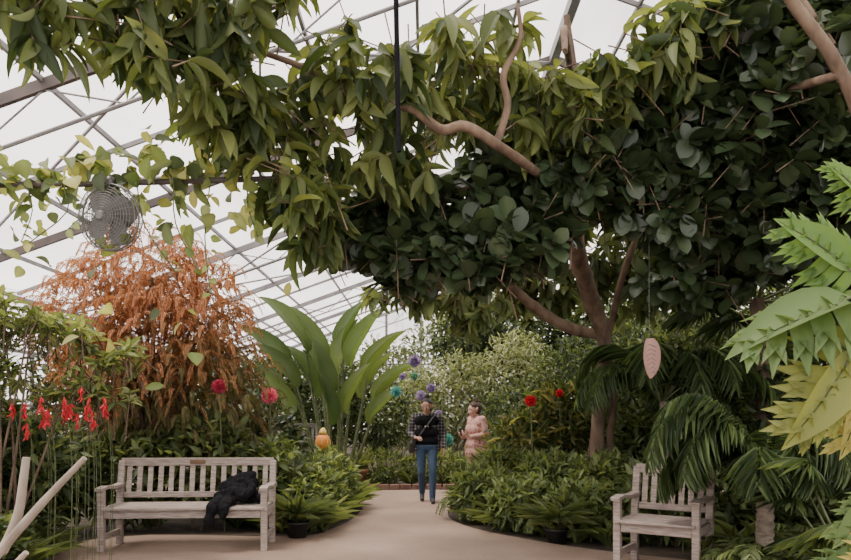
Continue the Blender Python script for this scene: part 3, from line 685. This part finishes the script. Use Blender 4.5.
bush('croton_shrub', [(1.55,10.9,.95,.6,.5,.5),(2.1,11.2,1.35,.5,.5,.55),(1.3,10.2,.45,.6,.4,.35)], 2600, .2, .06, [(.03,.05,.015),(.06,.09,.03),(.13,.12,.04),(.22,.22,.08)], T=OVATE)
bush('laurel_shrub', [(-2.6,10.9,1.0,.7,.6,.7),(-3.3,11.4,1.4,.8,.6,.9),(-2.2,10.6,.55,.6,.5,.45),(-4.3,11.5,1.5,.9,.7,.9),(-5.3,11.2,1.7,.9,.7,1.2)], 5800, .18, .07, G_DARK+G_MID, T=OVATE, leafmat=GLOSSY)
bush('hydrangea_shrub', [(-3.6,8.7,.65,.8,.35,.55),(-2.7,8.8,.8,.7,.35,.6),(-4.6,8.4,.75,.8,.5,.65),(-1.95,8.9,.55,.5,.35,.5),(-5.4,8,.9,.8,.8,.9)], 5800, .17, .075, G_MID+G_MID+[(.16,.2,.08)], T=OVATE)
bush('aucuba_shrub', [(-4.6,6.7,.6,.7,.6,.55),(-5.0,7.4,1.1,.8,.6,.8),(-4.2,5.6,.45,.6,.5,.45),(-3.95,6.9,.35,.3,.4,.35),(-3.7,5.8,.3,.35,.4,.28),(-4.0,7.0,.9,.5,.4,.5)], 6400, .17, .06, G_DARK+G_MID+[(.15,.19,.07)], T=OVATE)
bush('viburnum_shrub', [(4.7,9.2,1.4,1.0,.7,1.2),(5.8,9.4,2.1,1.2,.8,1.5),(7.2,9.8,2.4,1.2,.8,1.6),(4.0,8.9,.7,.8,.6,.6),(6.6,12.5,2.4,1.6,1,1.8)], 9500, .2, .075, G_DARK+G_MID, T=OVATE)
bush('gardenia_shrub', [(4.6,7.0,.7,.7,.6,.6),(3.9,6.2,.35,.4,.4,.32),(5.2,6.4,1.0,.8,.7,.8),(4.0,7.6,.5,.6,.5,.45),(3.2,7.6,.55,.5,.35,.5),(2.6,7.75,.5,.45,.28,.42)], 5400, .19, .07, G_MID, T=OVATE)

# edge tufts & bed fillers
def scatter(poly, n):
    poly = A(poly, float); t = []
    x0, y0 = poly.min(0); x1, y1 = poly.max(0)
    while len(t) < n:
        x = rng.uniform(x0, x1); y = rng.uniform(y0, y1); c = False; j = len(poly)-1
        for i in range(len(poly)):
            if (poly[i][1] > y) != (poly[j][1] > y) and x < (poly[j][0]-poly[i][0])*(y-poly[i][1])/(poly[j][1]-poly[i][1])+poly[i][0]: c = not c
            j = i
        if c: t.append((x, y, 0.))
    return A(t)
mb = MB(); C = scatter([(-1.5,8.3),(-1.2,8.7),(-1.05,10),(-1.1,11.2),(-1.8,12),(-3,12.4),(-3,10),(-2.4,8.8)], 95)
tufts(mb, C, 24, .50, .05, G_MID+G_LIGHT, lean=.75)
bush_into(mb, [(-1.5,8.7,.3,.32,.3,.3),(-1.45,9.3,.38,.4,.4,.36),(-1.42,10.1,.42,.42,.5,.4),(-1.55,11.,.45,.45,.5,.42),(-2.1,9.7,.6,.45,.5,.5)], 5200, .14, .05, G_MID+G_LIGHT, T=OVATE, up=.5, stems=1)
mb.build('liriope_border', [LEAF, STEM])
mb = MB(); C = scatter([(.5,9.6),(.7,9.0),(1.3,8.1),(2.0,7.5),(2.7,8),(3,9.4),(1.6,10.6),(.75,11.2)], 95)
tufts(mb, C, 22, .46, .05, G_MID+[(.2,.26,.09)], lean=.8)
bush_into(mb, [(.78,9.5,.38,.44,.45,.36),(1.2,8.7,.33,.44,.4,.32),(1.1,10.4,.48,.48,.5,.45),(1.85,8.1,.32,.5,.38,.32),(2.3,9.0,.5,.5,.4,.42),(1.7,9.6,.5,.5,.4,.42)], 6400, .14, .05, G_MID+G_LIGHT[:2], T=OVATE, up=.5, stems=1)
for q in scatter([(.6,9.8),(.85,9.2),(1.5,8.3),(2.2,9.),(1,10.6)], 18):
    for k in range(9):
        a = rng.uniform(0, 6.28); frond(mb, q, (math.cos(a)*.7, math.sin(a)*.7, 1.2), rng.uniform(.5,.8), 1.5, 16, .10, .03, G_MID+[(.14,.2,.06)], T=SMALL, rr=.004, smat=1)
mb.build('fern_border', [LEAF, STEM])
mb = MB(); C = scatter([(-4.6,5.3),(-3.6,5.6),(-3.5,7.0),(-5,7.4)], 40); tufts(mb, C, 26, .44, .05, G_MID+G_LIGHT[:2], lean=.8)
mb.build('mondo_grass', [LEAF])
mb = MB(); C = scatter([(2.85,7.4),(2.9,6.5),(3.3,5.2),(4.3,4.4),(5.4,6),(4.6,8),(3.0,8.1)], 66); tufts(mb, C, 24, .48, .055, G_MID+G_LIGHT, lean=.9)
for q in list(scatter([(3.0,6.3),(3.3,5.4),(4.3,5.0),(4.3,7),(3.2,7.2)], 12))+[A([2.72,5.95,0]), A([2.85,5.6,0]), A([3.05,5.9,0])]:
    for k in range(9):
        a = rng.uniform(0, 6.28); frond(mb, q, (math.cos(a)*.8, math.sin(a)*.8, 1.3), rng.uniform(.6,.9), 1.5, 18, .14, .032, G_MID+[(.16,.22,.07)], T=THIN, rr=.005, smat=1)
mb.build('sword_fern', [LEAF, STEM])
mb = MB(); C = scatter([(-3,14.2),(3,13.95),(6,13.9),(6,15),(-3,15.3)], 70); tufts(mb, C, 20, .40, .045, G_MID+G_LIGHT, lean=.8); mb.build('daylily_bed', [LEAF])
def potted(name, x, y, r, h, cols, L):
    mb = MB(); mb.lathe([(.001,0),(r*.75,0),(r*.98,h*.88),(r*1.06,h*.88),(r*1.06,h),(r*.96,h),(r*.94,h*.9),(.001,h*.9)], (x, y, .0), mat=0)
    tufts(mb, [(x+rng.normal()*.03, y+rng.normal()*.03, h*.88) for _ in range(5)], 26, L, .05, cols, lean=1.0, mat=1)
    return mb.build(name, [POT, LEAF])
potted('potted_grass', -1.47, 8.15, .13, .2, G_MID, .44); potted('potted_grass', 1.45, 7.85, .13, .17, G_MID, .44)
mb = MB(); mb.lathe([(.001,0),(.16,0),(.2,.3),(.23,.3),(.23,.36),(.2,.36),(.19,.32),(.001,.32)], (-1.35,14.0,.0), mat=0); tufts(mb, [(-1.35,14.0,.3)]*3, 20, .4, .05, G_LIGHT, mat=1); mb.build('terracotta_pot', [TERRA, LEAF])

# left spindly light-green plant
mb = MB()
for k in range(7):
    bx = rng.uniform(-4.4, -3.5); by = rng.uniform(6.3, 7.0); e = A([bx+rng.uniform(-.3,.6), by+.1, rng.uniform(1.6, 2.3)])
    mb.tube([(bx, by, 0), ((bx+e[0])/2+.05, by, e[2]*.5), e], [.016,.013,.008], 6, mat=2, sub=4)
lb = [(-4.1,6.6,2.35,.6,.4,.3),(-3.5,6.6,2.25,.5,.4,.22),(-3.0,6.7,2.0,.45,.3,.2),(-4.2,6.5,1.8,.6,.4,.3),(-3.2,6.7,1.65,.5,.3,.15),(-4.7,6.6,2.0,.5,.4,.4),(-4.4,6.5,1.4,.5,.4,.3)]
P, O, _ = blob_pts(lb, 340, .1)
rosettes(mb, P, nrm(Zv+rng.normal(size=P.shape)*.4), 8, .15, .05, 1.5, .25, G_MID+G_LIGHT+[(.3,.34,.12)], OVATE, twig=.3, twigmat=2)
mb.build('green_schefflera', [LEAF, STEM, BARK])
mb = MB()
for k in range(18):
    x = -4.2+.05*k+rng.normal()*.04; y = 6.2+rng.normal()*.08; z = 1.43+rng.normal()*.07; x *= .84
    mb.tube([(x, y+.1, 0), (x+.02, y+.1, 1.0), (x, y, z+.12)], [.003]*3, 4, mat=1, sub=3)
    n = 14; mb.inst(OVATE, np.tile(A([x, y, z+.1]), (n, 1))-Zv*rng.uniform(0,.12,(n,1)), nrm(rng.normal(size=(n,3))*.3-Zv), rv(n), .02, .065, pal([(.38,.02,.03),(.55,.05,.07)], n), 0)
mb.build('red_fuchsia', [PETAL, STEM])

# ------------------------------------------------------------ palms
def palm(name, base, ztop, r, nf, L, ll, lw, cols, el=(.1,1.1), extra=None, droop=1.3):
    mb = MB(); x, y = base; pts = []; rad = []
    nr = int(ztop/.07)
    for i in range(nr*2+1): pts.append((x+.03*math.sin(i*.05), y, ztop*i/(nr*2))); rad.append(r*(1.0 if i % 2 else .86)*(1-.15*i/(nr*2)))
    mb.tube(pts, rad, 14, mat=1, sub=1)
    for k in range(nf):
        a = k*2.399; e = rng.uniform(*el)
        frond(mb, (x, y, ztop-.02), (math.cos(a), math.sin(a), e), L*rng.uniform(.85, 1.1), droop, 34, ll, lw, cols, ang=62, T=SPIKE, vd=.35, rr=.014, start=.2, mat=0, smat=2)
    if extra:
        for d, LL, dr in extra: frond(mb, (x, y, ztop-.02), d, LL, dr, 46, ll*1.1, lw*1.1, cols, ang=60, T=SPIKE, vd=.4, rr=.015, start=.2, mat=0, smat=2)
    return mb.build(name, [LEAF, BARKP, STEM])
PG = [(.02,.038,.015),(.05,.08,.030),(.11,.15,.06)]
palm('ringed_trunk_palm', (2.90, 6.1), .88, .085, 12, .95, .36, .038, PG, el=(.8,2.2), extra=[((-.75,-.15,1.15),1.5,1.45),((-.65,-.3,1.0),1.25,1.6),((-.8,0,1.6),1.5,1.4),((-.8,.05,.8),1.15,1.7),((-.6,-.1,1.4),1.15,1.9)])
palm('areca_palm', (3.1, 9.3), 1.6, .07, 13, 1.6, .45, .035, PG, el=(.8,2.2), droop=1.4)
mb = MB(); mb.tube([(4.35,9.0,0),(4.3,9,1.5),(4.2,9,2.9)], [.12,.10,.09], 10, mat=1, sub=5, rough=.1)
for k in range(24):
    a = k*2.399; e = rng.uniform(-.3, 1.3); d = nrm(A([math.cos(a), math.sin(a), e])); p1 = A([4.2,9,2.9])+d*.65
    mb.tube([(4.2,9,2.85), p1], [.012,.008], 4, mat=2, sub=1); fan_leaf(mb, p1, d, Zv+d*.2, .66, 24, PG, .035)
mb.build('fan_palm', [GLOSSY, BARK, STEM])
mb = MB(); bp_ = A([3.35,5.4,.0])
for k, (a, e, L0) in enumerate([(2.6,1.5,.9),(3.3,1.2,.6),(2.0,1.6,1.0),(1.0,1.4,1.0),(.2,1.2,.9),(3.9,1.5,.7),(4.7,1.2,.6),(2.9,2.4,1.1)]):
    d = nrm(A([math.cos(a), math.sin(a), e])); p1 = bp_+d*L0
    mb.tube([bp_, bp_+d*L0*.5, p1], [.014,.012,.008], 5, mat=1, sub=2); fan_leaf(mb, p1, nrm(d*A([1,1,.15])), Zv+d*.2, .40, 26, PG+[(.16,.21,.08)], .03)
mb.build('lady_palm', [LEAF, STEM])

# ------------------------------------------------------------ right foreground split-leaf plant
mb = MB(); base = A([2.35, 3.1, 0.])
spec = [((1.80,2.95,1.90), (-1,-.1,-.24), .58, (.105,.165,.055), (-.15,-.75,1)),
        ((1.76,2.9,1.70), (-.62,-.2,-.95), .50, (.22,.245,.075), (.35,-1,.4)),
        ((1.92,3.1,1.60), (-.25,-.2,-.95), .38, (.32,.295,.10), (.1,-1,.3)),
        ((1.86,3.1,2.05), (-.6,-.2,.42), .40, (.125,.215,.06), (-.4,-1,.4)),
        ((1.99,3.2,2.38), (-.5,-.1,.6), .26, (.13,.22,.06), (-.3,-1,.6)),
        ((1.98,3.0,1.08), (-.8,-.2,-.45), .34, (.12,.18,.06), (0,-.7,1)),
        ((1.94,2.9,.96), (-.45,-.2,-.45), .30, (.32,.28,.085), (.3,-1,.5)),
        ((2.25,3.2,1.5), (-.6,-.2,.1), .4, (.10,.16,.05), (0,-1,.6)),
        ((2.2,3.3,.75), (-.9,-.2,.1), .4, (.09,.15,.05), (0,-.6,1)),
        ((2.4,3.1,2.6), (.3,-.2,.8), .4, (.12,.2,.06), (0,-1,.5))]
mb.tube([base, (2.4,3.12,.8), (2.35,3.1,1.5)], [.05,.045,.035], 8, mat=1, sub=5)
for p, d, L, c, up in spec:
    mb.tube([(2.37,3.1,.8+.35*max(0, p[2]-1)), (A(p)+A([2.37,3.1,1.3]))/2+A([.05,0,.15]), p, A(p)+nrm(A(d, float))*.1], [.014,.011,.008,.006], 6, mat=1, sub=4)
    lobed_leaf(mb, p, d, up, L, c)
mb.build('split_leaf_philodendron', [LEAF, STEM])
# left foreground bare branches
mb = MB()
mb.tube([(-2.45,3.05,0),(-2.12,3,.45),(-1.82,3,.82),(-1.62,3,1.05),(-1.44,3,1.24)], [.030,.026,.022,.018,.012], 8, sub=5, rough=.06)
mb.tube([(-1.80,3.02,.84),(-1.74,3.03,1.0),(-1.71,3.04,1.24)], [.022,.020,.016], 8, sub=5, rough=.06)
mb.tube([(-1.95,3,.66),(-1.8,2.97,.72),(-1.66,2.95,.85)], [.02,.016,.012], 7, sub=4)
mb.build('bare_branch', [BARKD])

# ------------------------------------------------------------ pom-poms & ornaments
def pompom(name, c, r, cols, hang=None, stem=None):
    mb = MB(); n = 260; d = rv(n)
    mb.sphere(c, r*.55, cols[0]); mb.inst(OVATE, A(c)+d*r*.4, d, rv(n), r*.35, r*.65*rng.uniform(.85,1.1,n), pal(cols, n), 0)
    if hang: mb.tube([A(c, float), (c[0], c[1], hang)], [.002]*2, 4, mat=1, sub=1)
    if stem: mb.tube([(c[0]+.05, c[1]+.05, 0), (c[0]+.03, c[1], c[2]*.5), c], [.008]*3, 5, mat=1, sub=4)
    return mb.build(name, [PETAL, STEM])
PK = [(.60,.10,.20),(.70,.22,.32)]; RD = [(.45,.015,.03),(.55,.04,.07)]; PU = [(.24,.18,.42),(.34,.27,.54)]; TE = [(.08,.30,.33),(.16,.40,.42)]
pompom('pink_pompom_flower', (-1.98,9.0,1.67), .105, PK, stem=1); pompom('pink_pompom_flower', (-2.5,8.6,1.77), .09, [(.40,.04,.10),(.55,.10,.18)], stem=1)
pompom('red_pompom_flower', (1.45,9.8,1.62), .08, RD, stem=1); pompom('red_pompom_flower', (2.0,10.6,1.75), .06, RD, stem=1); pompom('pink_pompom_flower', (2.62,7.3,1.52), .055, [(.5,.05,.12),(.6,.12,.2)], stem=1)
for nm, c, r, cs, hg in (('purple_hanging_pompom', (-.2,12.8,2.40), .11, PU, 5), ('purple_hanging_pompom', (-.40,12.4,2.10), .06, PU, 5), ('lilac_hanging_pompom', (-.08,13,1.78), .10, [(.30,.24,.47),(.42,.35,.58)], 5.2),
    ('teal_hanging_pompom', (-.52,12.6,1.84), .10, TE, 5), ('teal_hanging_pompom', (.4,12.9,.98), .11, TE, 5), ('green_hanging_pompom', (-.2,12.7,2.12), .07, [(.1,.3,.24),(.2,.38,.32)], 5),
    ('purple_hanging_pompom', (.12,15,2.0), .1, PU, 5.2), ('lilac_hanging_pompom', (.25,14,1.45), .08, PU, 5.2)):
    pompom(nm, c, r, cs, hang=hg)
mb = MB(); mb.inst(PADDLE, (2.27,7.2,2.2), (.12,-.05,-1), (.15,-1,.1), .19, .40, (.42,.25,.23), 0)
for k in range(7):
    for sg in (-1, 1): mb.tube([(2.275+.007*k*.8, 7.185, 2.14-.045*k), (2.275+sg*.06*(1-.1*k)+.005*k, 7.18, 2.11-.045*k)], [.003]*2, 4, mat=1, sub=1)
mb.tube([(2.27,7.2,2.2),(2.27,7.2,2.7),(2.27,7.2,3.8)], [.002]*3, 4, mat=1, sub=3); mb.build('pink_leaf_ornament', [PETAL, STEEL])
mb = MB(); c = (-1.62, 11.2, .66)
mb.lathe([(.001,.18),(.06,.18),(.10,.24),(.115,.33),(.10,.42),(.06,.46),(.03,.47),(.001,.47)], c, mat=0)
mb.lathe([(.001,.46),(.075,.46),(.05,.52),(.02,.56),(.001,.57)], c, mat=1)
for k in range(8):
    a = k*math.pi/4; mb.tube([(c[0]+.06*math.cos(a), c[1]+.06*math.sin(a), c[2]+.18), (c[0]+.12*math.cos(a), c[1]+.12*math.sin(a), c[2]+.33), (c[0]+.06*math.cos(a), c[1]+.06*math.sin(a), c[2]+.46)], [.007]*3, 4, mat=1, sub=4)
mb.tube([(c[0], c[1], 0), (c[0], c[1], c[2]+.2)], [.012]*2, 6, mat=2, sub=1)
mb.build('orange_garden_lantern', [plain('orange_paper', (.6,.22,.04), .6), plain('yellow_trim', (.6,.4,.10), .6), STEELD])

# ------------------------------------------------------------ light, camera
w = bpy.data.worlds.new('overcast_sky'); scene.world = w; w.use_nodes = True
bg = w.node_tree.nodes['Background']; bg.inputs[0].default_value = (1, .96, .94, 1); bg.inputs[1].default_value = 2.65
sd = bpy.data.lights.new('sun', 'SUN'); sd.energy = 7.5; sd.angle = math.radians(14); sd.color = (1, .91, .80)
so = bpy.data.objects.new('sun', sd); scene.collection.objects.link(so)
so.rotation_euler = Vector((.35, .15, -1)).to_track_quat('-Z', 'Y').to_euler()
cd = bpy.data.cameras.new('camera'); cd.lens = 30; cd.sensor_width = 36; cd.shift_y = .159
co = bpy.data.objects.new('camera', cd); scene.collection.objects.link(co)
co.location = (0, 0, 1.42); co.rotation_euler = (math.radians(90), 0, 0); scene.camera = co
